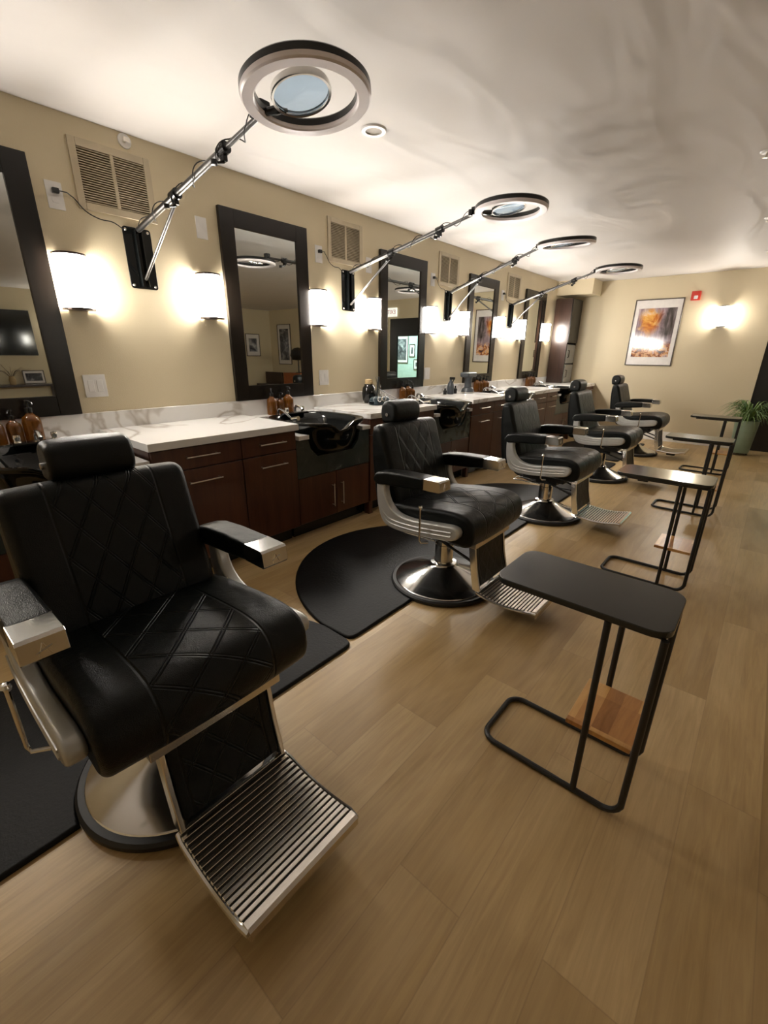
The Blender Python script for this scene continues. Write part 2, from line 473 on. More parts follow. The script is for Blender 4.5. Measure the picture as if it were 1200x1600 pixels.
# ------------------------------------------------------------------ left-wall joinery
def handle(parent, p0, p1, out=(.028, 0, 0), r=.0045):
    p0 = Vector(p0); p1 = Vector(p1); o = Vector(out); d = (p1-p0).normalized()*.012
    bm = B(); cyl(bm, p0+o-d, p1+o+d, r, 8); cyl(bm, p0, p0+o, r*.9, 8); cyl(bm, p1, p1+o, r*.9, 8)
    return done('handle', bm, NICKEL, parent)
XF = .685
UNITS = [(-.75, .17), (.908, 1.861), (2.605, 3.508), (4.212, 5.112), (5.806, 6.69), (7.45, YF-.012)]
ulab = ['wooden drawer cabinet beside the sink behind the nearest barber chair, out of frame',
        'cherry wood drawer cabinet between the first and second shampoo bowls',
        'cherry wood drawer cabinet behind the second barber chair from the camera',
        'cherry wood drawer cabinet behind the third barber chair from the camera',
        'cherry wood drawer cabinet behind the fourth barber chair from the camera',
        'cherry wood cabinet in the far corner under the tall dark cabinet']
slab = ['veined white marble top on the out-of-frame cabinet', 'empty veined white marble top nearest the camera',
        'white marble top holding the dark brush jar and clipper tray', 'white marble top holding the spray bottle and grey desk fan',
        'white marble top before the fifth mirror station, behind the fourth chair', 'white marble top in the far corner beneath the tall dark cabinet']
for i, (a, b) in enumerate(UNITS):
    if i == 0: continue
    t = thing('base_cabinet', ulab[i], 'cabinet', (0, a, 0), 0, 'cherry drawer cabinets along the left wall')
    L = b-a
    bm = B(); box(bm, .022, XF-.02, .001, L-.001, .11, .808); done('carcass', bm, CHERRYH, t, False)
    bm = B(); box(bm, .05, XF-.09, .02, L-.02, .0, .11); done('toe_kick', bm, GLOSSBLACK, t, False)
    for yy in (.0, L*.56-.02):
        bm = B(); box(bm, XF-.065, XF-.012, yy, yy+.045, 0, .11, .004); done('leg', bm, CHERRYH, t, False)
    s = L*.56
    for (y0, y1) in ((.004, s-.003), (s+.003, L-.004)):
        m = (y0+y1)/2+.01; hl = .088
        bm = B(); box(bm, XF-.02, XF, y0, y1, .682, .803, .002, 1); d = done('drawer', bm, CHERRY, t, False)
        handle(d, (XF, m-hl, .75), (XF, m+hl, .75))
        bm = B(); box(bm, XF-.02, XF, y0, y1, .115, .676, .002, 1); d = done('door', bm, CHERRY, t, False)
        handle(d, (XF, m-hl, .605), (XF, m+hl, .605))
    bm = B(); box(bm, .022, .705, a-.012, b+(.012 if i < 5 else 0), .81, .852, .003, 2)
    tag(done('countertop', bm, MARBLE), slab[i], 'countertop', 'raised marble countertops')

# shampoo bowl sections
SINKS = [(.17, .908), (1.861, 2.605), (3.508, 4.212), (5.112, 5.806), (6.69, 7.45)]
pos = ['behind the nearest barber chair at left edge', 'behind and left of the second barber chair', 'behind the third barber chair, right of the brush jar', 'partly hidden behind the fourth barber chair', 'farthest from the camera near the far wall']
for i, (a, b) in enumerate(SINKS):
    t = thing('sink_cabinet', 'cherry wood two-door sink cabinet '+pos[i], 'cabinet', (0, a, 0), 0, 'sink cabinets with dark stone fronts')
    L = b-a
    bm = B(); box(bm, .022, XF-.03, .004, L-.004, .11, .592); done('carcass', bm, CHERRYH, t, False)
    bm = B(); box(bm, .05, XF-.09, .0, L, .0, .11); done('toe_kick', bm, GLOSSBLACK, t, False)
    c = L/2; bm = B(); prism(bm, [(.004, .462), (L-.004, .462), (L-.004, .735), (c+.262, .735), (c+.24, .66), (c+.18, .60), (c-.18, .60), (c-.24, .66), (c-.262, .735), (.004, .735)], XF-.03, XF-.008, 'x'); done('stone_front', bm, FASCIA, t, False)['label'] = 'dark green-black stone panel under the bowl'
    for s, (y0, y1) in enumerate(((.006, L/2-.002), (L/2+.002, L-.006))):
        bm = B(); box(bm, XF-.03, XF-.01, y0, y1, .115, .458, .002, 1); d = done('door', bm, CHERRY, t, False)
        y = y1-.045 if s == 0 else y0+.045
        handle(d, (XF-.01, y, .20), (XF-.01, y, .355))
    c = (a+b)/2; y0, y1 = a+.013, b-.013; bm = B(); prism(bm, [(.022, y0), (.70, y0), (.70, c-.27), (.62, c-.282), (.17, c-.27), (.17, c+.27), (.62, c+.282), (.70, c+.27), (.70, y1), (.022, y1)], .737, .765, 'z')
    tag(done('lower_counter', bm, MARBLE), 'low white marble shelf '+pos[i], 'countertop', 'low marble shelves')
    bm = B(); box(bm, .022, .134, a+.013, b-.013, .7655, .834, .003, 2)
    tag(done('bottle_ledge', bm, MARBLE), 'narrow marble bottle ledge '+pos[i], 'ledge', 'marble bottle ledges')
bm = B(); box(bm, .001, .021, -.75, YF-.002, .735, .952, .002, 1)
tag(done('backsplash', bm, MARBLE, None, False), 'long low white marble backsplash running along the left wall', 'backsplash')

# shampoo bowl (thing at origin of the section centre)
def bowl_proto(loc, label):
    t = thing('shampoo_bowl', label, 'sink', loc, 0, 'black shampoo bowls')
    N = 64
    def ring(sx, sy, z, dip, cx=.47, ex=3.2):
        out = []
        for k in range(N):
            a = 2*pi*k/N; c, s = cos(a), sin(a)
            q = 2/ex
            x = cx+sx*math.copysign(abs(c)**q, c); y = sy*math.copysign(abs(s)**q, s)
            da = math.atan2(s, c)
            d = dip*math.exp(-((y+.04)/.07)**2) if x > cx else 0
            out.append((x, y, z-d))
        return out
    bm = B()
    R = [ring(.12, .12, .600, 0, .50, 2), ring(.20, .18, .607, 0, .50, 2.2), ring(.25, .225, .65, 0, .49, 2.4), ring(.275, .25, .72, 0.0, .475, 2.8), ring(.285, .27, .785, .03), ring(.325, .295, .815, .06), ring(.333, .302, .83, .068),
         ring(.33, .30, .842, .07), ring(.315, .285, .843, .07), ring(.29, .262, .832, .066), ring(.265, .24, .79, .04), ring(.24, .22, .72, 0), ring(.20, .18, .67, 0, .48, 2.4), ring(.10, .10, .64, 0, .48, 2)]
    vs = [[bm.verts.new(p) for p in r] for r in R]
    for a, b in zip(vs, vs[1:]):
        for k in range(N): bm.faces.new((a[k], a[(k+1) % N], b[(k+1) % N], b[k]))
    bm.faces.new(vs[0]); bm.faces.new(vs[-1])
    done('basin', bm, GLOSSBLACK, t, True, 60)
    bm = B(); lathe(bm, [(0, .646), (.028, .646), (.03, .643), (.03, .64)], 24, (.48, 0, 0)); done('drain', bm, CHROME, t)
    bm = B(); box(bm, .175, .24, -.10, .12, .84, .856, .006)
    done('faucet_deck', bm, GLOSSBLACK, t)
    bm = B()
    lathe(bm, [(0, .03), (.014, .028), (.016, .012), (.013, 0), (.016, -.012)], 20, (.205, -.07, .866)); d = done('faucet_knob', bm, CHROME, t)
    bm = B()
    lathe(bm, [(0, .03), (.014, .028), (.016, .012), (.013, 0), (.016, -.012)], 20, (.205, .09, .866)); done('faucet_knob', bm, CHROME, t)
    bm = B()
    tube(bm, [(.205, .01, .85), (.205, .01, .885), (.225, .01, .905), (.27, .01, .90), (.30, .01, .88)], .011, 12); done('spout', bm, CHROME, t)
    bm = B()
    P = [(.23, -.16, .845), (.23, -.18, .88), (.27, -.20, .90), (.36, -.22, .885), (.44, -.235, .86), (.49, -.24, .845)]
    tube(bm, [Vector((*catmull([(p[0], p[2]) for p in P], 14, False)[k], 0)).xzy if False else Vector((catmull([(p[0], p[2]) for p in P], 14, False)[k][0], -.16-.08*k/13, catmull([(p[0], p[2]) for p in P], 14, False)[k][1])) for k in range(14)], .007, 8)
    done('hose', bm, CHROME, t)
    bm = B(); cyl(bm, (.49, -.24, .85), (.55, -.235, .862), .016, 14); done('spray_head', bm, CHROME, t)
    return t
for i, (a, b) in enumerate(SINKS):
    c = (a+b)/2
    lab = 'glossy black shampoo bowl '+pos[i]
    if i == 0: bw = bowl_proto((0, c, 0), lab)
    else: dup(bw, (0, c, 0), lab)

# ------------------------------------------------------------------ mirrors
MW, MZ0, MZ1 = .747, .9525, 2.21
def mirror_proto(loc, label):
    t = thing('wall_mirror', label, 'mirror', loc, 0, 'tall black-framed mirrors')
    h = MZ1-MZ0; f = .108; D = .032
    bm = B()
    def fr(y0, y1, z0, z1): box(bm, .002, D, y0, y1, z0, z1, .003, 2)
    fr(0, f, 0, h); fr(MW-f, MW, 0, h); fr(f, MW-f, 0, f); fr(f, MW-f, h-f, h)
    done('frame', bm, MIRFRAME, t)
    bm = B(); box(bm, .004, .020, f-.004, MW-f+.004, f-.004, h-f+.004); done('mirror_glass', bm, MIRROR, t, False)
    return t
MY = [.082, 1.848, 3.476, 5.112, 6.729]
mp = ['at the left edge behind the nearest chair', 'second from the camera, reflecting pictures and an orange cabinet', 'third from the camera, reflecting the bright glass door', 'fourth from the camera, reflecting the framed picture', 'farthest and narrowest-looking, beside the tall dark cabinet']
for i, y in enumerate(MY):
    lab = 'tall black-framed wall mirror '+mp[i]
    if i == 0: mr = mirror_proto((0, y, MZ0), lab)
    else: dup(mr, (0, y, MZ0), lab)

# ------------------------------------------------------------------ sconces
def sconce_proto(loc, label, rz=0):
    t = thing('wall_sconce', label, 'lamp', loc, rz, 'lit frosted wall sconces')
    W, D, Hh = .070, .092, .128
    def arc(w_, d_, n=12): return [(.012+d_*sin(pi*k/n)**.8 if 0 < k < n else .012, -w_*cos(pi*k/n)) for k in range(n+1)]
    bm = B(); prism(bm, arc(W, D), -Hh, Hh, 'z'); done('lamp_shade', bm, SHADE, t, True, 50)
    for z in (-Hh-.011, Hh+.001):
        bm = B(); prism(bm, arc(W+.009, D+.010), z, z+.010, 'z'); done('cap', bm, BRONZE, t, False)
    bm = B(); box(bm, 0, .012, -.05, .05, -Hh-.011, Hh+.011); done('back_plate', bm, BRONZE, t, False)
    return t
SY = [(.926, 'right of the nearest mirror, under the white outlet'), (1.722, 'just left of the second mirror'),
      (2.682, 'just right of the second mirror'), (3.375, 'just left of the third mirror'),
      (4.30, 'just right of the third mirror'), (5.00, 'just left of the fourth mirror'),
      (5.945, 'just right of the fourth mirror'), (6.62, 'just left of the farthest mirror'), (7.57, 'just right of the farthest mirror')]
for i, (y, l) in enumerate(SY):
    lab = 'lit frosted glass wall sconce '+l
    if i == 0: sc = sconce_proto((0, y, 1.65), lab)
    else: dup(sc, (0, y, 1.65), lab)
dup(sc, (2.28, YF, 1.845), 'lit frosted glass wall sconce alone on the far wall, right of the fire alarm', -pi/2)
for k, (x, y, rz, l) in enumerate(((XR, 3.2, pi, 'right wall beyond the television, added out of frame as fill light'),)):
    dup(sc, (x, y, 1.75), 'lit frosted glass wall sconce on the '+l, rz)  # invented out-of-frame sconce, extra fill light for the room
dup(sc, (0, -.02, 1.65), 'lit frosted glass wall sconce left of the nearest mirror, outside the frame')

# ------------------------------------------------------------------ vents
def vent_proto(loc, label):
    t = thing('air_vent', label, 'vent', loc, 0, 'almond louvred vents above the mirrors')
    w_, h = .412, .325
    bm = B()
    box(bm, 0, .012, 0, .036, 0, h, .002, 1); box(bm, 0, .012, w_-.036, w_, 0, h, .002, 1); box(bm, 0, .012, .036, w_-.036, 0, .036, .002, 1); box(bm, 0, .012, .036, w_-.036, h-.036, h, .002, 1); box(bm, 0, .012, w_/2-.009, w_/2+.009, .036, h-.036, .002, 1)
    done('grille_frame', bm, VENT, t, False)
    bm = B(); box(bm, .0005, .003, .034, w_-.034, .034, h-.034); done('backing', bm, VENTD, t, False)
    bm = B(); n = 22; R = Matrix.Rotation(math.radians(38), 3, 'Y')
    for k in range(n):
        z = .036+(h-.072)*(k+.5)/n
        for y0, y1 in ((.036, w_/2-.009), (w_/2+.009, w_-.036)):
            obox(bm, ((.0075), (y0+y1)/2, z), (.009, y1-y0, .0014), R)
    done('louvres', bm, VENT, t, False)
    return t
vp = ['above the nearest lamp arm, at upper left', 'above the second lamp arm', 'above the third lamp arm', 'above the fourth, farthest lamp arm']
for i, y in enumerate((1.031, 2.838, 4.466, 6.125)):
    lab = 'almond louvred air vent high on the wall '+vp[i]
    if i == 0: vn = vent_proto((0, y, 2.022), lab)
    else: dup(vn, (0, y, 2.022), lab)

# ------------------------------------------------------------------ outlets and switches
def plate(name, loc, w_, h, kind, label, group, cat):
    t = thing(name, label, cat, loc, 0, group)
    bm = B(); box(bm, 0, .006, -w_/2, w_/2, -h/2, h/2, .002, 2); done('cover_plate', bm, WHITEP, t)
    if kind == 'outlet':
        for z in (-.02, .02):
            bm = B(); prism(bm, rrect(-.017, .017, z-.014, z+.014, .008), .006, .0085, 'x'); done('socket', bm, WHITEP, t)
    elif kind == 'double':
        for y in (-.023, .023):
            bm = B(); box(bm, .006, .009, y-.016, y+.016, -.033, .033, .001, 1); done('rocker', bm, WHITEP, t)
    elif kind == 'rocker':
        bm = B(); box(bm, .006, .009, -.016, .016, -.033, .033, .001, 1); done('rocker', bm, WHITEP, t)
    return t
op = ['beside the nearest vent', 'beside the second vent', 'beside the third vent', 'beside the farthest vent']
PY = [1.312, 3.068, 4.69, 6.31]
for i, y in enumerate((.928, 2.735, 4.365, 6.02)):
    plate('wall_outlet', (0, y, 2.058), .075, .125, 'outlet', 'white wall outlet with a black plug '+op[i], 'high outlets feeding the ring lamps', 'outlet')
    t = thing('power_cord', 'thin black cord hanging from the outlet '+op[i], 'cord', (0, y, 2.076), 0, 'power cords of the ring lamps')
    bm = B(); box(bm, .0095, .034, -.014, .016, -.012, .012, .004); done('plug', bm, PUMP, t)
    bm = B(); dy = PY[i]-.085-y
    P = [(0, .0), (dy*.2, -.006), (dy*.38, -.062), (dy*.6, -.088), (dy*.82, -.09), (dy*1.0, -.118)]
    Q = catmull(P, 20, False)
    tube(bm, [(.03 if k < 3 else .012, q[0]+.014, q[1]) for k, q in enumerate(Q)], .0028, 6); done('cable', bm, CABLE, t)
plate('wall_switch', (0, .933, 1.104), .118, .128, 'double', 'white double switch plate above the marble right of the nearest mirror', 'white plates above the marble backsplash', 'switch')
plate('wall_switch', (0, 2.745, 1.095), .11, .128, 'double', 'white double switch plate right of the second mirror', 'white plates above the marble backsplash', 'switch')
plate('wall_switch', (0, 4.325, 1.09), .11, .128, 'double', 'white double switch plate right of the third mirror', 'white plates above the marble backsplash', 'switch')
plate('blank_plate', (0, 1.73, 2.058), .075, .125, 'blank', 'blank white wall plate high left of the second mirror', 'blank wall plates', 'wall plate')
plate('blank_plate', (0, 3.34, 2.058), .075, .125, 'blank', 'blank white wall plate high left of the third mirror, behind the lamp arm', 'blank wall plates', 'wall plate')
t = thing('sprinkler', 'white round sidewall sprinkler just under the ceiling above the nearest vent', 'sprinkler', (0, 1.325, 2.402))
Mx = Matrix.Rotation(pi/2, 4, 'Y')
bm = B(); lathe(bm, [(0, .004), (.018, .004), (.034, .008), (.036, 0)], 32, M=Mx); done('escutcheon', bm, WHITEP, t)
bm = B(); lathe(bm, [(0, .03), (.006, .03), (.008, .004)], 16, M=Mx); box(bm, .028, .031, -.015, .015, -.01, .012); done('head', bm, NICKEL, t)

# ------------------------------------------------------------------ wall-mounted ring lamps
def lamp(i, py, ring, tilt, label):
    t = thing('ring_lamp', label, 'lamp', (0, py, 1.82), 0, 'boom-mounted ring lamps')
    bm = B(); prism(bm, rrect(-.079, .079, -.162, .162, .016), .0, .007, 'x', .0015)
    p = done('mounting_plate', bm, GLOSSBLACK, t)
    for y in (-.062, .062):
        for z in (-.145, .145):
            bm = B(); lathe(bm, [(0, .013), (.005, .012), (.008, .007)], 14, M=Matrix.Translation((0, y, z)) @ Mx); done('screw', bm, NICKEL, p)
    bm = B()
    box(bm, .007, .034, -.020, -.015, -.15, .15, .001, 1); box(bm, .007, .034, .015, .020, -.15, .15, .001, 1); box(bm, .007, .012, -.02, .02, -.15, .15)
    done('bracket', bm, GLOSSBLACK, t, False)
    R = Vector(ring)-Vector((0, py, 1.82))
    A = Vector((.035, 0, .148)); 
    top = R + Vector((0, 0, .02))
    d = (Vector((R.x, R.y, 0))-Vector((A.x, A.y, 0))).normalized()
    E_ = R - d*.262 + Vector((0, 0, .018))          # end of the boom at the ring edge
    J = A.lerp(E_, .38); K = A.lerp(E_, .76)
    ax = (E_-A).normalized()
    bm = B(); tube(bm, [A, K], .0155, 16); done('boom_tube', bm, BOOM, t)
    bm = B(); tube(bm, [K, E_], .011, 14); done('boom_extension', bm, BOOM, t)
    bm = B(); tube(bm, [(.033, 0, -.11), J-Vector((0, 0, .028))], .0085, 12); done('strut', bm, BOOM, t)
    for P, r in ((J, .026), (K, .024)):
        bm = B(); tube(bm, [P-ax*.028, P+ax*.028], r, 16)
        obox(bm, P-Vector((0, 0, .028)), (.03, .022, .03), None, .004)
        c = done('clamp', bm, PUMP, t)
        bm = B(); s = P-Vector((0, .0, .045)); tube(bm, [s, s+Vector((0, -.045, -.012))], .005, 8); lathe(bm, [(0, -.012), (.013, -.01), (.014, .01), (0, .012)], 14, tuple(s+Vector((0, -.05, -.013))))
        done('knob', bm, PUMP, c)
    bm = B(); obox(bm, E_+Vector((0, 0, .012)), (.045, .05, .05), None, .008); tube(bm, [E_, E_+d*.05+Vector((0, 0, -.015))], .012, 10)
    lathe(bm, [(0, -.02), (.016, -.018), (.016, .018), (0, .02)], 14, tuple(E_+Vector((-.02, -.03, .0))))
    done('swivel_head', bm, PUMP, t)
    # loosely wound cable
    bm = B(); pts = []
    s1 = ax.cross(Vector((0, 0, 1))).normalized(); s2 = s1.cross(ax)
    for k in range(90):
        f = k/89; a = f*2*pi*5.2; rr = .019+.012*abs(sin(f*23+i))
        pts.append(A.lerp(E_, .04+.93*f)+s1*cos(a)*rr+s2*sin(a)*rr)
    tube(bm, pts, .0026, 6); done('wound_cable', bm, CABLE, t)
    # the ring
    rg = bpy.data.objects.new('ring_head', None); COL.objects.link(rg); rg.parent = t; rg.location = R; rg.rotation_euler = tilt
    ro, ri = .235, .182
    bm = B(); N = 96
    lathe(bm, [(ri, -.004), (ri-.001, .018), (ri+.006, .024), (ro-.006, .024), (ro, .018), (ro, -.002)], N); done('ring_housing', bm, PUMP, rg)
    bm = B(); lathe(bm, [(ri+.001, -.003), (ri+.003, -.016), (ri+.008, -.020), (ro-.008, -.020), (ro-.002, -.015), (ro-.0005, -.002)], N); done('ring_diffuser', bm, DIFF, rg)
    # magnifier with its holder
    a = math.atan2(-d.y, -d.x)
    bm = B(); q = Vector((cos(a), sin(a), 0))*ri
    g = Vector((-q.y, q.x, 0)).normalized()
    tube(bm, [q+g*.05, q*.72+g*.03+Vector((0, 0, -.005)), q*.60], [.012, .016, .008], 10); done('lens_holder', bm, PUMP, rg)
    mg = bpy.data.objects.new('lens', None)
    Ml = Matrix.Translation((-.01, -.015, .004)) @ Matrix.Rotation(.02, 4, 'X') @ Matrix.Rotation(-.13, 4, 'Y') @ Matrix.Scale(1.14, 4)
    bm = B(); lathe(bm, [(.088, -.008), (.095, -.009), (.097, 0), (.095, .012), (.088, .012)], 56, M=Ml); done('lens_rim', bm, CHROME, rg)
    bm = B(); lathe(bm, [(0, -.006), (.06, -.0055), (.0885, -.003), (.0885, .006), (0, .006)], 56, M=Ml); done('magnifying_lens', bm, LENS, rg)
    bpy.data.objects.remove(mg)
    return t
RL = [((1.54, 1.33, 2.175), (0, -.09, 0), 'largest-looking ring lamp on a chrome wall boom, nearest the camera'),
      ((1.49, 3.10, 2.20), (0, 0, 0), 'second ring lamp from the camera on its wall boom, crossing before the third mirror'),
      ((1.44, 4.27, 2.20), (.09, 0, 0), 'third ring lamp from the camera on its wall boom'),
      ((1.47, 5.83, 2.20), (0, .0, 0), 'farthest ring lamp on its wall boom near the far wall')]
for i, (r, tl, l) in enumerate(RL): lamp(i, PY[i], r, tl, l)

# ------------------------------------------------------------------ barber chairs
def barber_chair(loc, label):
    t = thing('barber_chair', label, 'barber chair', loc, 0, 'black quilted barber chairs in a row')
    # pedestal
    bm = B(); lathe(bm, [(0, .001), (.303, .001), (.310, .008), (.310, .022), (.302, .030), (.280, .032)], 72, (-.015, -.01, 0)); done('rubber_ring', bm, RUBBER, t)
    bm = B(); lathe(bm, [(.284, .031), (.280, .038), (.215, .060), (.14, .090), (.095, .112), (.078, .126), (.076, .136), (.056, .140), (.053, .15)], 72, (-.015, -.01, 0)); done('base', bm, CHROME, t, True, 50)
    bm = B(); lathe(bm, [(.054, .138), (.054, .25), (.050, .252), (.050, .335)], 40, (-.015, -.01, 0)); done('column', bm, CHROME, t)
    bm = B(); box(bm, -.17, .17, -.16, .16, .33, .392, .006); box(bm, -.09, .09, -.075, .075, .285, .335, .006); done('seat_mount', bm, BLACKMETAL, t)
    # foot pump pedal loop at the rear
    bm = B(); tube(bm, [(-.05, -.06, .27), (-.22, -.10, .285), (-.27, -.10, .285), (-.28, -.05, .285), (-.27, 0, .285), (-.05, -.0, .27)], .006, 8); done('pump_pedal', bm, CHROME, t)
    # seat cushion
    sec = catmull([(-.235, .40), (-.24, .455), (-.20, .49), (-.06, .512), (.10, .530), (.21, .536), (.278, .524), (.315, .488), (.325, .43), (.312, .385), (.285, .368), (.26, .365), (.10, .372), (-.10, .375), (-.20, .378)], 64)
    bm = B(); pillow(bm, sec, .290, .022, 16, .010); done('seat', bm, QSEAT, t, loc=(-.012, 0, .028))
    # steel lip under the seat front
    bm = B(); box(bm, .225, .285, -.19, .19, .362, .392, .003); done('front_rail', bm, STEEL, t)
    # backrest
    pts = [(-.325, .46), (-.27, .445), (-.185, .47), (-.17, .53), (-.205, .65), (-.255, .80), (-.285, .895), (-.305, .925), (-.345, .932), (-.372, .91), (-.375, .80), (-.362, .65), (-.345, .53)]
    bm = B(); pillow(bm, catmull(pts, 60), .262, .030, 14, .006); done('backrest', bm, QBACK, t)
    # headrest
    hx = -.375
    hp = [(hx-.05, .945), (hx-.035, .925), (hx+.03, .927), (hx+.055, .95), (hx+.058, 1.0), (hx+.04, 1.035), (hx-.01, 1.048), (hx-.045, 1.03), (hx-.056, .99)]
    bm = B(); pillow(bm, catmull(hp, 36), .120, .020, 10, .004); hr = done('headrest', bm, LEATHER, t)
    bm = B(); box(bm, hx-.03, hx-.012, -.03, .03, .84, .95, .003); done('headrest_post', bm, CHROME, hr)
    bm = B(); cyl(bm, (hx-.0, -.128, .975), (hx-.0, -.117, .975), .010, 12); cyl(bm, (hx, .117, .975), (hx, .128, .975), .010, 12); done('pivot_knob', bm, CHROME, hr)
    for s in (-1, 1):
        # armrest
        ap = [(-.278, .652), (-.282, .672), (-.262, .700), (-.20, .716), (-.10, .724), (.040, .726), (.052, .724), (.052, .668), (.04, .664), (-.05, .654), (-.20, .644), (-.25, .638)]
        bm = B(); pillow(bm, ap, .047, .012, 4, .002)
        bm.transform(Matrix.Translation((0, s*.302, 0))); ar = done('armrest', bm, LEATHER, t, True, 40)
        bm = B(); prism(bm, [(.050, .666), (.146, .666), (.154, .674), (.148, .718), (.140, .724), (.050, .724)], s*.302-.046, s*.302+.046, 'y', .003); done('arm_tip', bm, CHROME, ar, True, 25)
        # compasses-like mark on the tip
        bm = B(); y = s*.302
        for a_, b_ in (((.1535, y-.012, .678), (.1510, y, .708)), ((.1535, y+.012, .678), (.1510, y, .708)), ((.1530, y-.016, .687), (.1520, y+.016, .698))):
            tube(bm, [a_, b_], .0012, 6)
        done('emblem', bm, STEEL, ar)
        # side frame: sweeps down from the arm and forward beside the seat
        fp = [(-.262, .662), (-.264, .58), (-.252, .50), (-.228, .442), (-.19, .412), (-.10, .402), (.05, .412), (.18, .428), (.238, .443), (.262, .472), (.256, .502), (.215, .512), (.10, .500), (-.02, .488), (-.10, .493), (-.155, .518), (-.190, .562), (-.206, .62), (-.20, .662), (-.23, .668)]
        ya, yb = (s*.290, s*.338)
        bm = B(); prism(bm, catmull(fp, 60), min(ya, yb), max(ya, yb), 'y', .012); sf = done('side_frame', bm, ALU, t, True, 50)
        bm = B()
        for dz in (0, .022):
            q = catmull([(-.225, .50+dz*.2), (-.20, .455+dz), (-.15, .435+dz), (-.03, .433+dz), (.10, .445+dz), (.22, .460+dz)], 24, False)
            tube(bm, [(a_, s*.3385, b_) for a_, b_ in q], .0042, 6)
        done('rib', bm, ALU, sf)
    # recline lever on the near side
    bm = B(); tube(bm, [(.06, -.375, .575), (.06, -.375, .41), (.067, -.37, .395), (.085, -.335, .39)], .0055, 10); lv = done('recline_lever', bm, CHROME, t)
    bm = B(); lathe(bm, [(0, -.012), (.009, -.009), (.012, 0), (.009, .009), (0, .012)], 16, (.06, -.375, .585)); done('ball_knob', bm, CHROME, lv)
    # leg rest and its side bars
    lp = [(.222, .37), (.232, .382), (.261, .372), (.280, .24), (.305, .15), (.297, .135), (.275, .14), (.260, .20)]
    bm = B(); pillow(bm, catmull(lp, 36), .150, .01, 8, .0); done('legrest_pad', bm, QLEG, t)
    for s in (-1, 1):
        bm = B(); prism(bm, [(.224, .388), (.264, .388), (.285, .24), (.315, .118), (.298, .108), (.270, .116), (.254, .20)], min(s*.152, s*.166), max(s*.152, s*.166), 'y', .003); done('side_bar', bm, CHROME, t)
        bm = B(); tube(bm, [(-.02, s*.11, .325), (.262, s*.11, .235)], .008, 8); done('link_rod', bm, BLACKMETAL, t)
    # ribbed footrest
    W2 = .168
    bm = B(); top = []
    xs0, xs1 = .295, .628; n = 17
    def fz(x): 
        f = (x-xs0)/(xs1-xs0); return .110-.020*sin(pi*min(1, f*1.05))+.006*f
    pitch = (xs1-xs0-.03)/n
    K = [xs0+(xs1-.02-xs0)*k/14 for k in range(15)]
    prism(bm, [(x, fz(x)+.001) for x in K]+[(x, fz(x)-.014) for x in reversed(K)], -W2+.002, W2-.002, 'y')
    fr_ = done('footrest', bm, BLACKMETAL, t, True, 20)
    bm = B()
    for k in range(n):
        x0 = xs0+.004+k*pitch; z0 = fz(x0+pitch*.28)
        box(bm, x0, x0+pitch*.62, -W2, W2, z0, z0+.0065, .0012, 1)
    done('tread_slats', bm, STEEL, fr_)
    bm = B(); z1 = fz(xs1)
    prism(bm, [(xs1-.028, z1+.001), (xs1-.024, z1+.006), (xs1-.006, z1+.007), (xs1+.002, z1), (xs1+.002, z1-.024), (xs1-.004, z1-.028), (xs1-.008, z1-.022), (xs1-.012, z1-.010), (xs1-.028, z1-.008)], -W2, W2, 'y')
    done('footrest_lip', bm, STEEL, fr_, True, 25)
    for s in (-1, 1):
        bm = B()
        q = [(xs0+.003, s*W2, fz(xs0)-.004)]+[(xs0+(xs1-xs0)*k/10, s*(W2+.004), fz(xs0+(xs1-xs0)*k/10)-.003) for k in range(1, 10)]+[(xs1-.004, s*W2, fz(xs1)-.006)]
        tube(bm, q, .008, 8)
        done('footrest_rim', bm, CHROME, fr_)
    bm = B(); box(bm, .40, .50, -.035, .035, .035, .074, .006); tube(bm, [(.285, -.10, .085), (.45, 0, .060), (.285, .10, .085)], .006, 8); done('footrest_bracket', bm, BLACKMETAL, fr_)
    # dark gloss piping round the backrest edge
    return t
CH = [((1.845, .425, 0), 'black diamond-quilted barber chair nearest the camera, filling the lower left'),
      ((1.815, 2.045, 0), 'second black quilted barber chair from the camera, behind the nearest side table'),
      ((1.80, 3.64, 0), 'third black quilted barber chair from the camera, midway down the row'),
      ((1.78, 5.28, 0), 'fourth black quilted barber chair from the camera'),
      ((1.76, 7.02, 0), 'farthest black quilted barber chair, against the far wall')]
for i, (loc, l) in enumerate(CH):
    if i == 0: ch = barber_chair(loc, l)
    else: dup(ch, loc, l)

# ------------------------------------------------------------------ floor mats
def mat_proto(loc, label):
    # local: chair centre at origin, straight front edge at x = -.03, cut-out for the base
    o = []
    XE = -.012; R = .322
    a0 = math.acos(XE/R)
    y1 = R*sin(a0)
    o += [(XE-.045, -.806), (XE-.018, -.797), (XE-.004, -.780), (XE, -.755)]
    cut = [(R*cos(-a0-(2*pi-2*a0)*k/28), R*sin(-a0-(2*pi-2*a0)*k/28)) for k in range(29)]
    o += cut
    n = 40
    o += [(XE, .755), (XE-.004, .780), (XE-.018, .797), (XE-.045, .806)]
    for k in range(2, n-1):
        a = pi/2+pi*k/n
        o.append((XE-.06+.90*cos(a)*1.0, .82*sin(a)))
    bm = B(); t_ = B()
    prism(bm, o, .001, .017, 'z')
    bmesh.ops.recalc_face_normals(bm, faces=bm.faces)
    es = [e for e in bm.edges if e.verts[0].co.z > .016 and e.verts[1].co.z > .016]
    bmesh.ops.bevel(bm, geom=es, offset=.010, segments=2, affect='EDGES', profile=.5)
    m = done('floor_mat', bm, MAT, None, True, 50); m.location = loc
    return tag(m, label, 'mat', 'black half-round floor mats')
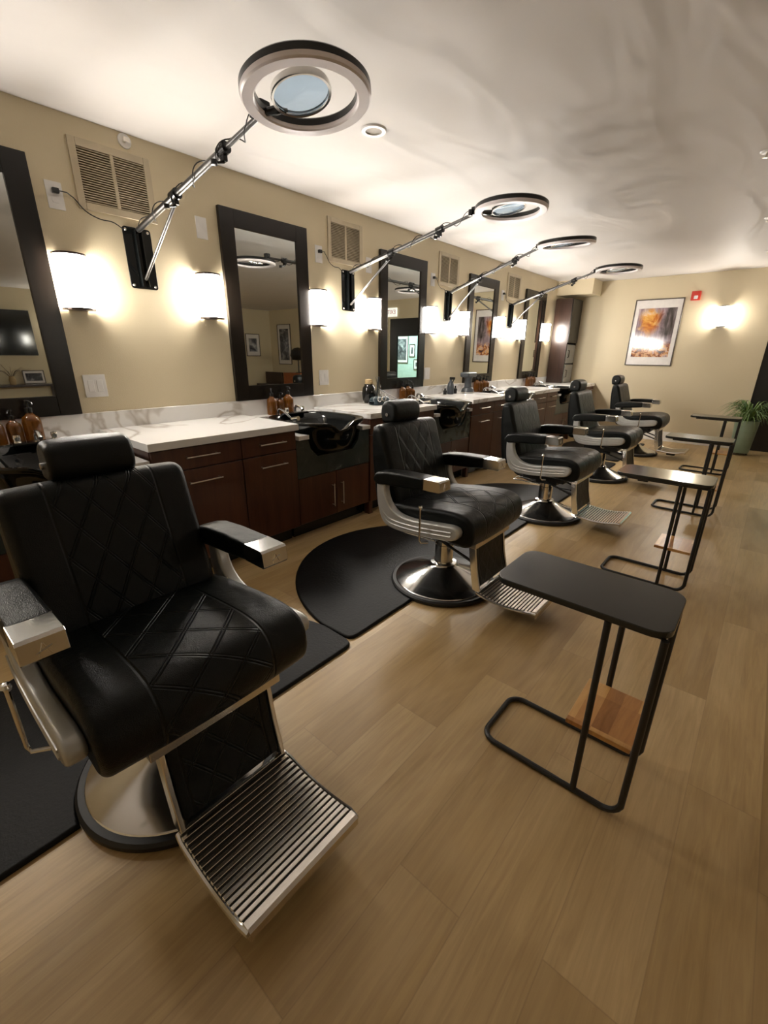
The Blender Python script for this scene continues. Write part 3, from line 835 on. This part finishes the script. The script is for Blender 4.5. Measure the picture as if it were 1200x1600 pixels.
ml = ['under the nearest barber chair', 'behind the second barber chair', 'behind the third barber chair', 'behind the fourth barber chair', 'behind the farthest barber chair']
for i, (loc, l) in enumerate(CH):
    lab = 'black half-round floor mat '+ml[i]
    if i == 0: mt = mat_proto(loc, lab)
    else: dup(mt, loc, lab)

# ------------------------------------------------------------------ C-shaped side tables
def table_proto(loc, label):
    t = thing('side_table', label, 'side table', loc, 0, 'black side tables with a small wooden shelf')
    bm = B(); prism(bm, rrect(-.24, .24, -.137, .137, .05, 8), .632, .652, 'z', .003); done('tabletop', bm, TABLETOP, t)
    r = .0095; X0, X1, Y = -.225, .228, .128
    bm = B(); c = .05
    path = []
    def arc(cx, cy, a0, a1, z=r+.001, n=7): return [(cx+c*cos(a0+(a1-a0)*k/n), cy+c*sin(a0+(a1-a0)*k/n), z) for k in range(n+1)]
    # floor loop: open at the right where both tubes turn up into the rear legs
    path = [(X1-.004, -Y, .05), (X1-.012, -Y, .026), (X1-.03, -Y, .012)]
    path = [(X1, -Y, .06)]+[(X1-.05+.05*cos(a), -Y, r+.051+.05*sin(a)-.0) for a in (-.2, -.5, -.8, -1.1, -1.4, -pi/2)]
    path += arc(X0+c, -Y+c, -pi/2, -pi)+arc(X0+c, Y-c, pi, pi/2)
    path += [(X1-.05+.05*cos(a), Y, r+.051+.05*sin(a)) for a in (-pi/2, -1.4, -1.1, -.8, -.5, -.2)]+[(X1, Y, .06)]
    tube(bm, path, r, 10); done('base_frame', bm, BLACKMETAL, t)
    for x in (X1, .095):
        for s in (-1, 1):
            bm = B(); cyl(bm, (x, s*Y, .05 if x == X1 else r), (x, s*Y, .631), r, 12); done('leg', bm, BLACKMETAL, t)
    bm = B()
    for s in (-1, 1): cyl(bm, (-.18, s*Y*.8, .625), (X1, s*Y*.8, .625), .008, 8)
    done('top_support', bm, BLACKMETAL, t)
    bm = B(); box(bm, .035, X1-.012, -.118, .118, .235, .251, .003); done('shelf', bm, BUTCHER, t)
    return t
TB = [((2.775, 1.285, 0), 'black side table with wooden shelf nearest the camera, in front of the second chair'),
      ((2.705, 2.965, 0), 'second black side table from the camera, with a bright lamp reflection on its top'),
      ((2.685, 4.61, 0), 'third black side table from the camera, beyond the shiny-topped one'),
      ((2.64, 6.43, 0), 'farthest black side table, beside the potted plant')]
for i, (loc, l) in enumerate(TB):
    if i == 0: tb = table_proto(loc, l)
    else: dup(tb, loc, l)

# ------------------------------------------------------------------ pump bottles
def bottle_proto(loc, s, label, grp):
    t = thing('pump_bottle', label, 'bottle', loc, random.uniform(-.6, .6), grp)
    bm = B(); lathe(bm, [(0, .0), (.034, .0), (.0385, .006), (.0385, .095), (.034, .112), (.020, .125), (.0145, .132), (.0145, .146), (0, .146)], 32); done('bottle_body', bm, AMBER, t)
    bm = B(); lathe(bm, [(.0165, .138), (.0165, .158), (.006, .162), (.005, .182), (.011, .184), (.011, .192), (0, .194)], 20)
    tube(bm, [(0, 0, .188), (.02, 0, .189), (.036, 0, .184), (.040, 0, .176)], .0042, 8); done('pump', bm, PUMP, t)
    t.scale = (s, s, s)
    return t
BT = [(0, [(.083, .415, .92), (.083, .49, .90), (.083, .57, 1.12)], ['leftmost', 'middle', 'tallest, right']),
      (1, [(.083, 2.115, 1.05), (.083, 2.195, .88), (.083, 2.275, 1.10)], ['left', 'small middle', 'large right']),
      (2, [(.083, 3.78, 1.0), (.083, 3.875, 1.05), (.083, 3.95, .85)], ['left', 'middle', 'small right']),
      (3, [(.083, 5.36, 1.12), (.083, 5.45, 1.0), (.083, 5.54, 1.08), (.083, 5.62, 1.0)], ['first from left', 'second from left', 'third from left', 'rightmost']),
      (4, [(.083, 6.99, 1.05), (.083, 7.09, 1.1), (.083, 7.19, 1.05)], ['left', 'middle', 'right'])]
bn = ['before the nearest mirror', 'before the second mirror', 'before the third mirror', 'before the fourth mirror', 'before the farthest mirror']
b0 = None
for k, L, names in BT:
    for (x, y, s), nm in zip(L, names):
        lab = nm+' amber pump bottle of the row '+bn[k]
        if b0 is None: b0 = bottle_proto((x, y, .8345), s, lab, 'amber pump bottles')
        else:
            o = dup(b0, (x, y, .8345), lab, random.uniform(-.8, .8)); o.scale = (s, s, s)

# ------------------------------------------------------------------ things on the counters
Z = .8525
t = thing('brush_jar', 'dark round jar with tan brush bristles on the second marble top', 'jar', (.13, 3.20, Z))
bm = B(); lathe(bm, [(0, 0), (.045, 0), (.06, .03), (.068, .09), (.06, .14), (.042, .165), (.045, .175), (.036, .175), (.034, .15)], 32); done('jar_body', bm, GLOSSBLACK, t)
bm = B(); lathe(bm, [(0, .15), (.033, .15), (.04, .19), (.036, .215), (.0, .222)], 28); done('bristles', bm, TAN, t)
t = thing('barber_bag', 'blue-grey vinyl tool bag with chrome rings on the second marble top', 'bag', (.30, 3.16, Z))
bm = B(); pillow(bm, catmull([(-.05, .002), (.05, .002), (.048, .04), (.025, .07), (-.02, .072), (-.048, .04)], 30), .11, .03, 6); done('bag_body', bm, BLUEG, t)
for y in (-.06, .0):
    bm = B(); tube(bm, [(.055, y+.026*cos(2*pi*k/16), .058+.026*sin(2*pi*k/16)) for k in range(16)], .004, 8, True); done('ring', bm, CHROME, t)
t = thing('drinking_glass', 'tall clear glass with combs behind the tool bag', 'glass', (.10, 3.36, Z))
bm = B(); lathe(bm, [(0, 0), (.03, 0), (.035, .16), (.032, .16), (.028, .006), (0, .006)], 28); done('glass_body', bm, CLEAR, t)
for a, b in ((-.02, .01), (.015, -.01), (.0, .02)):
    bm = B(); obox(bm, (a*.5, b, .125), (.006, .022, .22), Matrix.Rotation(a*6, 3, 'Y') @ Matrix.Rotation(b*6, 3, 'X'), .002); done('comb', bm, GREYP if a > 0 else CHROME, t)
bm = B(); tube(bm, [(.16, 3.28, .99), (.24, 3.36, .93), (.33, 3.44, .8625)], [.0025, .003, .0025], 8)
tag(done('clipper_cord', bm, GREYP), 'thin grey cord slanting down from the jar to the tool tray', 'cord')
bm = B(); lathe(bm, [(0, 0), (.028, 0), (.03, .05), (.024, .055), (.024, .07), (0, .072)], 24); o = done('cream_jar', bm, WHITEP); o.location = (.10, 3.45, Z); tag(o, 'small white cream jar right of the tall clear glass', 'jar')
t = thing('tool_tray', 'flat black tray of clippers at the right end of the second marble top', 'tray', (.46, 3.32, Z))
bm = B(); box(bm, -.11, .11, -.16, .16, 0, .012, .004); done('tray_base', bm, GLOSSBLACK, t)
for k in range(4):
    bm = B(); y = -.115+.075*k
    obox(bm, (0, y, .030), (.15, .04, .034), Matrix.Rotation(.2*(k-1.5), 3, 'Z'), .010); o = done('hair_clipper', bm, [PUMP, GREYP, PUMP, CHROME][k]); o.location = (.46, 3.32, Z)
    tag(o, ['black hair clipper at the left end of the tool tray', 'grey hair clipper second from left on the tool tray', 'black hair clipper third from left on the tool tray', 'silver hair clipper at the right end of the tool tray'][k], 'clipper', 'clippers on the tool tray')
bm = B(); obox(bm, (.40, 2.98, .862), (.16, .22, .018), Matrix.Rotation(.3, 3, 'Z'), .005)
# third marble top
t = thing('spray_bottle', 'dark spray bottle on the third marble top', 'bottle', (.14, 4.63, Z))
bm.free()
bm = B(); lathe(bm, [(0, 0), (.038, 0), (.042, .01), (.042, .08), (.034, .12), (.016, .15), (.015, .165), (0, .165)], 28); done('bottle_body', bm, GREYP, t)
bm = B(); box(bm, -.014, .05, -.012, .012, .165, .195, .004); obox(bm, (.032, 0, .148), (.01, .012, .04), Matrix.Rotation(.4, 3, 'Y'), .002); done('trigger', bm, PUMP, t)
for x, y, h, l in ((.13, 4.53, .07, 'short dark bottle left of the spray bottle'), (.14, 4.74, .09, 'short dark bottle right of the spray bottle')):
    bm = B(); lathe(bm, [(0, 0), (.02, 0), (.022, h*.6), (.010, h*.75), (.010, h), (0, h)], 20); o = done('lotion_bottle', bm, PUMP); o.location = (x, y, Z); tag(o, l, 'bottle', 'small dark bottles beside the spray bottle')
t = thing('desk_fan', 'grey tower-shaped desk fan with a wide head before the fourth mirror', 'fan', (.20, 4.93, Z))
bm = B(); lathe(bm, [(0, 0), (.075, 0), (.082, .012), (.07, .05), (.045, .07), (.042, .16), (.05, .19)], 32); done('fan_body', bm, GREYP, t)
bm = B(); pillow(bm, catmull([(-.05, .19), (.05, .19), (.062, .215), (.05, .243), (-.05, .243), (-.062, .215)], 28), .105, .02, 6); done('fan_head', bm, GREYP, t)
bm = B(); lathe(bm, [(.083, .003), (.086, .008), (.083, .014)], 32); done('base_trim', bm, CHROME, t)

# tall cabinet and towel warmers in the far corner
t = thing('tall_cabinet', 'tall dark espresso cabinet standing on the counter in the far left corner', 'cabinet', (0, 7.90, 0))
bm = B(); box(bm, .022, .29, 0, .018, .8525, 2.17); box(bm, .022, .29, .018, .43, 2.15, 2.17); box(bm, .022, .29, .018, .43, 1.50, 1.518); box(bm, .022, .03, .018, .43, .8525, 2.15); box(bm, .022, .29, .43, .448, .8525, 2.17); done('carcass', bm, DARKWOOD, t, False)
bm = B(); box(bm, .291, .309, .0, .448, 1.505, 2.168, .002, 1); done('door', bm, MIRFRAME, t, False)
for k, z in enumerate((.8535, 1.17)):
    w_ = thing('towel_warmer', ['lower', 'upper'][k]+' grey towel warmer of the two stacked beneath the tall cabinet door', 'towel warmer', (.04, 7.925, z), 0, 'stacked towel warmers')
    bm = B(); box(bm, 0, .25, 0, .38, .0, .305, .01); done('housing', bm, TOWEL, w_)
    bm = B(); box(bm, .251, .265, .01, .37, .01, .295, .004); d = done('door', bm, TOWEL, w_)
    bm = B(); tube(bm, [(.265, .04, .10), (.288, .04, .10), (.288, .04, .21), (.265, .04, .21)], .006, 8); done('handle', bm, PUMP, d)

# ------------------------------------------------------------------ far wall
def picture(loc, w_, h, rz, art, label, group=None, border=.10, fw=.018, vb=None):
    t = thing('framed_picture', label, 'picture', loc, rz, group)
    bm = B()
    for a in ((-w_/2, -w_/2+fw, 0, h), (w_/2-fw, w_/2, 0, h), (-w_/2+fw, w_/2-fw, 0, fw), (-w_/2+fw, w_/2-fw, h-fw, h)):
        box(bm, a[0], a[1], -.022, -.001, a[2], a[3], .002, 1)
    done('frame', bm, FRAMEB, t, False)
    bm = B(); box(bm, -w_/2+fw, w_/2-fw, -.012, -.002, fw, h-fw); done('mat_board', bm, MATB, t, False)
    b = fw+border
    bm = B(); bv = vb or b*1.25; box(bm, -w_/2+b, w_/2-b, -.0008, .0008, -(h/2-bv), (h/2-bv)); o = done('print', bm, art, t, False); o.location = (0, -.0135, h/2)
    return t
picture((1.443, YF, 1.158), .658, .972, 0, m_art('art_warm', 3.7), 'large framed print of orange and grey shapes with white mat on the far wall', None, .055, .014, .13)
t = thing('fire_alarm', 'red fire alarm strobe on the far wall right of the framed print', 'alarm', (1.90, YF, 2.14))
bm = B(); box(bm, -.058, .058, -.045, -.001, -.062, .062, .008); done('housing', bm, RED, t)
bm = B(); box(bm, -.018, .03, -.062, -.045, -.045, .0, .006); done('strobe', bm, WHITEP, t)
t = thing('recessed_light', 'round white recessed ceiling light beside the nearest ring lamp', 'lamp', (1.10, 2.185, H))
bm = B(); lathe(bm, [(.042, .0), (.045, -.008), (.066, -.008), (.070, -.001)], 40); done('trim_ring', bm, WHITEP, t)
bm = B(); lathe(bm, [(.044, -.004), (.040, -.002), (.0, -.0015)], 40); done('lens', bm, simple('dim_lens', (.30, .26, .21), .5), t)
for k, (x, y) in enumerate(((2.72, 3.84), (2.70, 5.52), (2.67, 7.15))):
    t = thing('ceiling_sprinkler', ['nearest', 'middle', 'farthest'][k]+' small white sprinkler on the ceiling at the right edge', 'sprinkler', (x, y, H), 0, 'small ceiling sprinklers')
    bm = B(); lathe(bm, [(.035, -.001), (.03, -.008), (.0, -.010)], 24); done('escutcheon', bm, WHITEP, t)
    bm = B(); lathe(bm, [(.006, -.009), (.006, -.03), (.016, -.032), (0, -.034)], 14); done('head', bm, NICKEL, t)

# potted spider plant
t = thing('potted_plant', 'spider plant in a sage green pot beside the black door', 'plant', (2.90, 7.95, 0))
bm = B(); lathe(bm, [(0, .03), (.105, .03), (.112, .05), (.138, .46), (.142, .475), (.13, .475), (.125, .44), (0, .44)], 40); p = done('pot', bm, POT, t)
bm = B(); lathe(bm, [(0, .445), (.122, .445), (.1, .452), (0, .456)], 24); done('soil', bm, SOIL, p)
bm = B()
for k in range(3): cyl(bm, (.09*cos(k*2.1), .09*sin(k*2.1), 0), (.085*cos(k*2.1), .085*sin(k*2.1), .035), .012, 8)
done('pot_foot', bm, DARKWOOD, p)
bm = B()
for k in range(150):
    a = random.uniform(0, 2*pi); L = random.uniform(.20, .42); rise = random.uniform(.10, .30); w_ = random.uniform(.007, .012)
    d = Vector((cos(a), sin(a), 0)); s = Vector((-sin(a), cos(a), 0)); prev = None; n = 9
    if d.y > .25 and L > .34: L = .34
    for j in range(n+1):
        f = j/n
        p_ = d*(.02+L*(f**.9)*(.55+.45*f)) + Vector((0, 0, .445+rise*sin(min(1, f*1.05)*pi*.62)*1.15-.16*f**3))
        ww = w_*(1-f**2*.96)
        c = [bm.verts.new(p_-s*ww+Vector((0, 0, ww*.5))), bm.verts.new(p_-Vector((0, 0, ww*.15))), bm.verts.new(p_+s*ww+Vector((0, 0, ww*.5)))]
        if prev:
            bm.faces.new((prev[0], prev[1], c[1], c[0])); bm.faces.new((prev[1], prev[2], c[2], c[1]))
        prev = c
done('foliage', bm, LEAF, t, True, 80)

# ------------------------------------------------------------------ the other side of the room, seen in the mirrors
picture((XR, 7.75, 1.20), .46, .60, pi/2*-1, m_art('art_grey', 1.3, False), 'small framed grey print on the right wall, seen in the second mirror', None, .08)
picture((7.95, YF, .98), .60, 1.08, 0, m_art('art_grey_tall', 5.1, False), 'tall framed grey print on the far wall, seen in the second mirror', None, .08)
t = thing('television', 'wide black television on the right wall, seen in the nearest mirror', 'television', (XR, 2.0, 1.62))
bm = B(); box(bm, -.05, -.002, -.85, .62, -.42, .42, .006); done('casing', bm, PUMP, t)
bm = B(); box(bm, -.054, -.0505, -.84, .61, -.41, .41); done('screen', bm, GLOSSBLACK, t, False)
t = thing('console_table', 'low dark console on the right wall, seen in the nearest mirror', 'table', (8.15, 2.1, 0))
bm = B(); box(bm, 0, .43, -.9, .65, .62, .66, .003); done('top', bm, DARKWOOD, t)
for x in (.02, .37):
    for y in (-.88, .59):
        bm = B(); box(bm, x, x+.04, y, y+.04, 0, .62); done('leg', bm, DARKWOOD, t, False)
picture((8.42, 2.42, .661), .36, .26, -pi/2, m_art('art_small', 8.2, False), 'small framed photograph standing on the low dark console', None, .03, .014)
t = thing('vase_of_twigs', 'brown vase of bare twigs on the low dark console', 'vase', (8.36, 2.05, .661))
bm = B(); lathe(bm, [(0, 0), (.05, 0), (.06, .08), (.04, .15), (.045, .16)], 24); done('vase', bm, TAN, t)
bm = B()
for k in range(12):
    a = random.uniform(0, 6.28); tube(bm, [(0, 0, .12), (.06*cos(a), .12*sin(a), .25), (.12*cos(a), .34*sin(a), .30+random.uniform(-.05, .1))], [.003, .003, .0015], 5)
done('twigs', bm, DARKWOOD, t)
t = thing('credenza', 'orange wood credenza on the far wall, seen in the second mirror', 'cabinet', (6.75, 7.93, 0))
bm = B(); box(bm, 0, .75, 0, .42, .1, .78, .004); done('carcass', bm, ORANGE, t)
for x in (.03, .66):
    bm = B(); box(bm, x, x+.06, .03, .39, 0, .1); done('leg', bm, DARKWOOD, t, False)
t = thing('hood_dryer', 'dark round hood dryer standing on the orange credenza', 'dryer', (7.05, 8.12, .781))
bm = B(); lathe(bm, [(0, 0), (.09, 0), (.09, .015), (.015, .02), (.015, .34)], 24); done('stand', bm, PUMP, t)
bm = B(); lathe(bm, [(0, .32), (.16, .34), (.21, .45), (.18, .58), (.10, .64), (0, .66)], 32); done('hood', bm, PUMP, t)
t = thing('dining_bench', 'low dark bench beside the orange credenza', 'bench', (7.55, 7.6, 0))
bm = B(); box(bm, 0, .8, 0, .35, .40, .46, .004); box(bm, 0, .8, .33, .36, .46, .78, .004); done('seat', bm, DARKWOOD, t)
for x in (.02, .73):
    for y in (.02, .28):
        bm = B(); box(bm, x, x+.05, y, y+.05, 0, .40); done('leg', bm, DARKWOOD, t, False)
t = thing('exit_sign', 'white exit sign above the glazed door, seen in the third mirror', 'sign', (3.93, YF, 2.185))
bm = B(); box(bm, -.14, .14, -.04, -.001, -.09, .09, .004); done('sign_box', bm, m_emit('exit_face', (1, .97, .9), .3), t)
cu = bpy.data.curves.new('exit', 'FONT'); cu.body = 'EXIT'; cu.size = .12; cu.align_x = 'CENTER'; cu.align_y = 'CENTER'; cu.extrude = .001
to = bpy.data.objects.new('tmp', cu); COL.objects.link(to)
dg = bpy.context.evaluated_depsgraph_get()
me = bpy.data.meshes.new_from_object(to.evaluated_get(dg)); bpy.data.objects.remove(to)
me.transform(Matrix.Rotation(pi/2, 4, 'X')); me.materials.clear(); me.materials.append(RED)
o = bpy.data.objects.new('lettering', me); COL.objects.link(o); o.parent = t; o.location = (0, -.042, 0)
def cpic(x, z, w_, h, l): picture((x, YF+2.2, z), w_, h, 0, m_art('art_corridor_%d' % int(x*100), x, False), l, 'pictures in the corridor beyond the glass door', .05)
cpic(5.44, 1.05, .60, .74, 'large framed print in the corridor beyond the glass door')
cpic(5.0, 1.22, .20, .34, 'small upper framed print in the corridor beyond the glass door')
cpic(4.84, .88, .18, .28, 'small lower framed print in the corridor beyond the glass door')
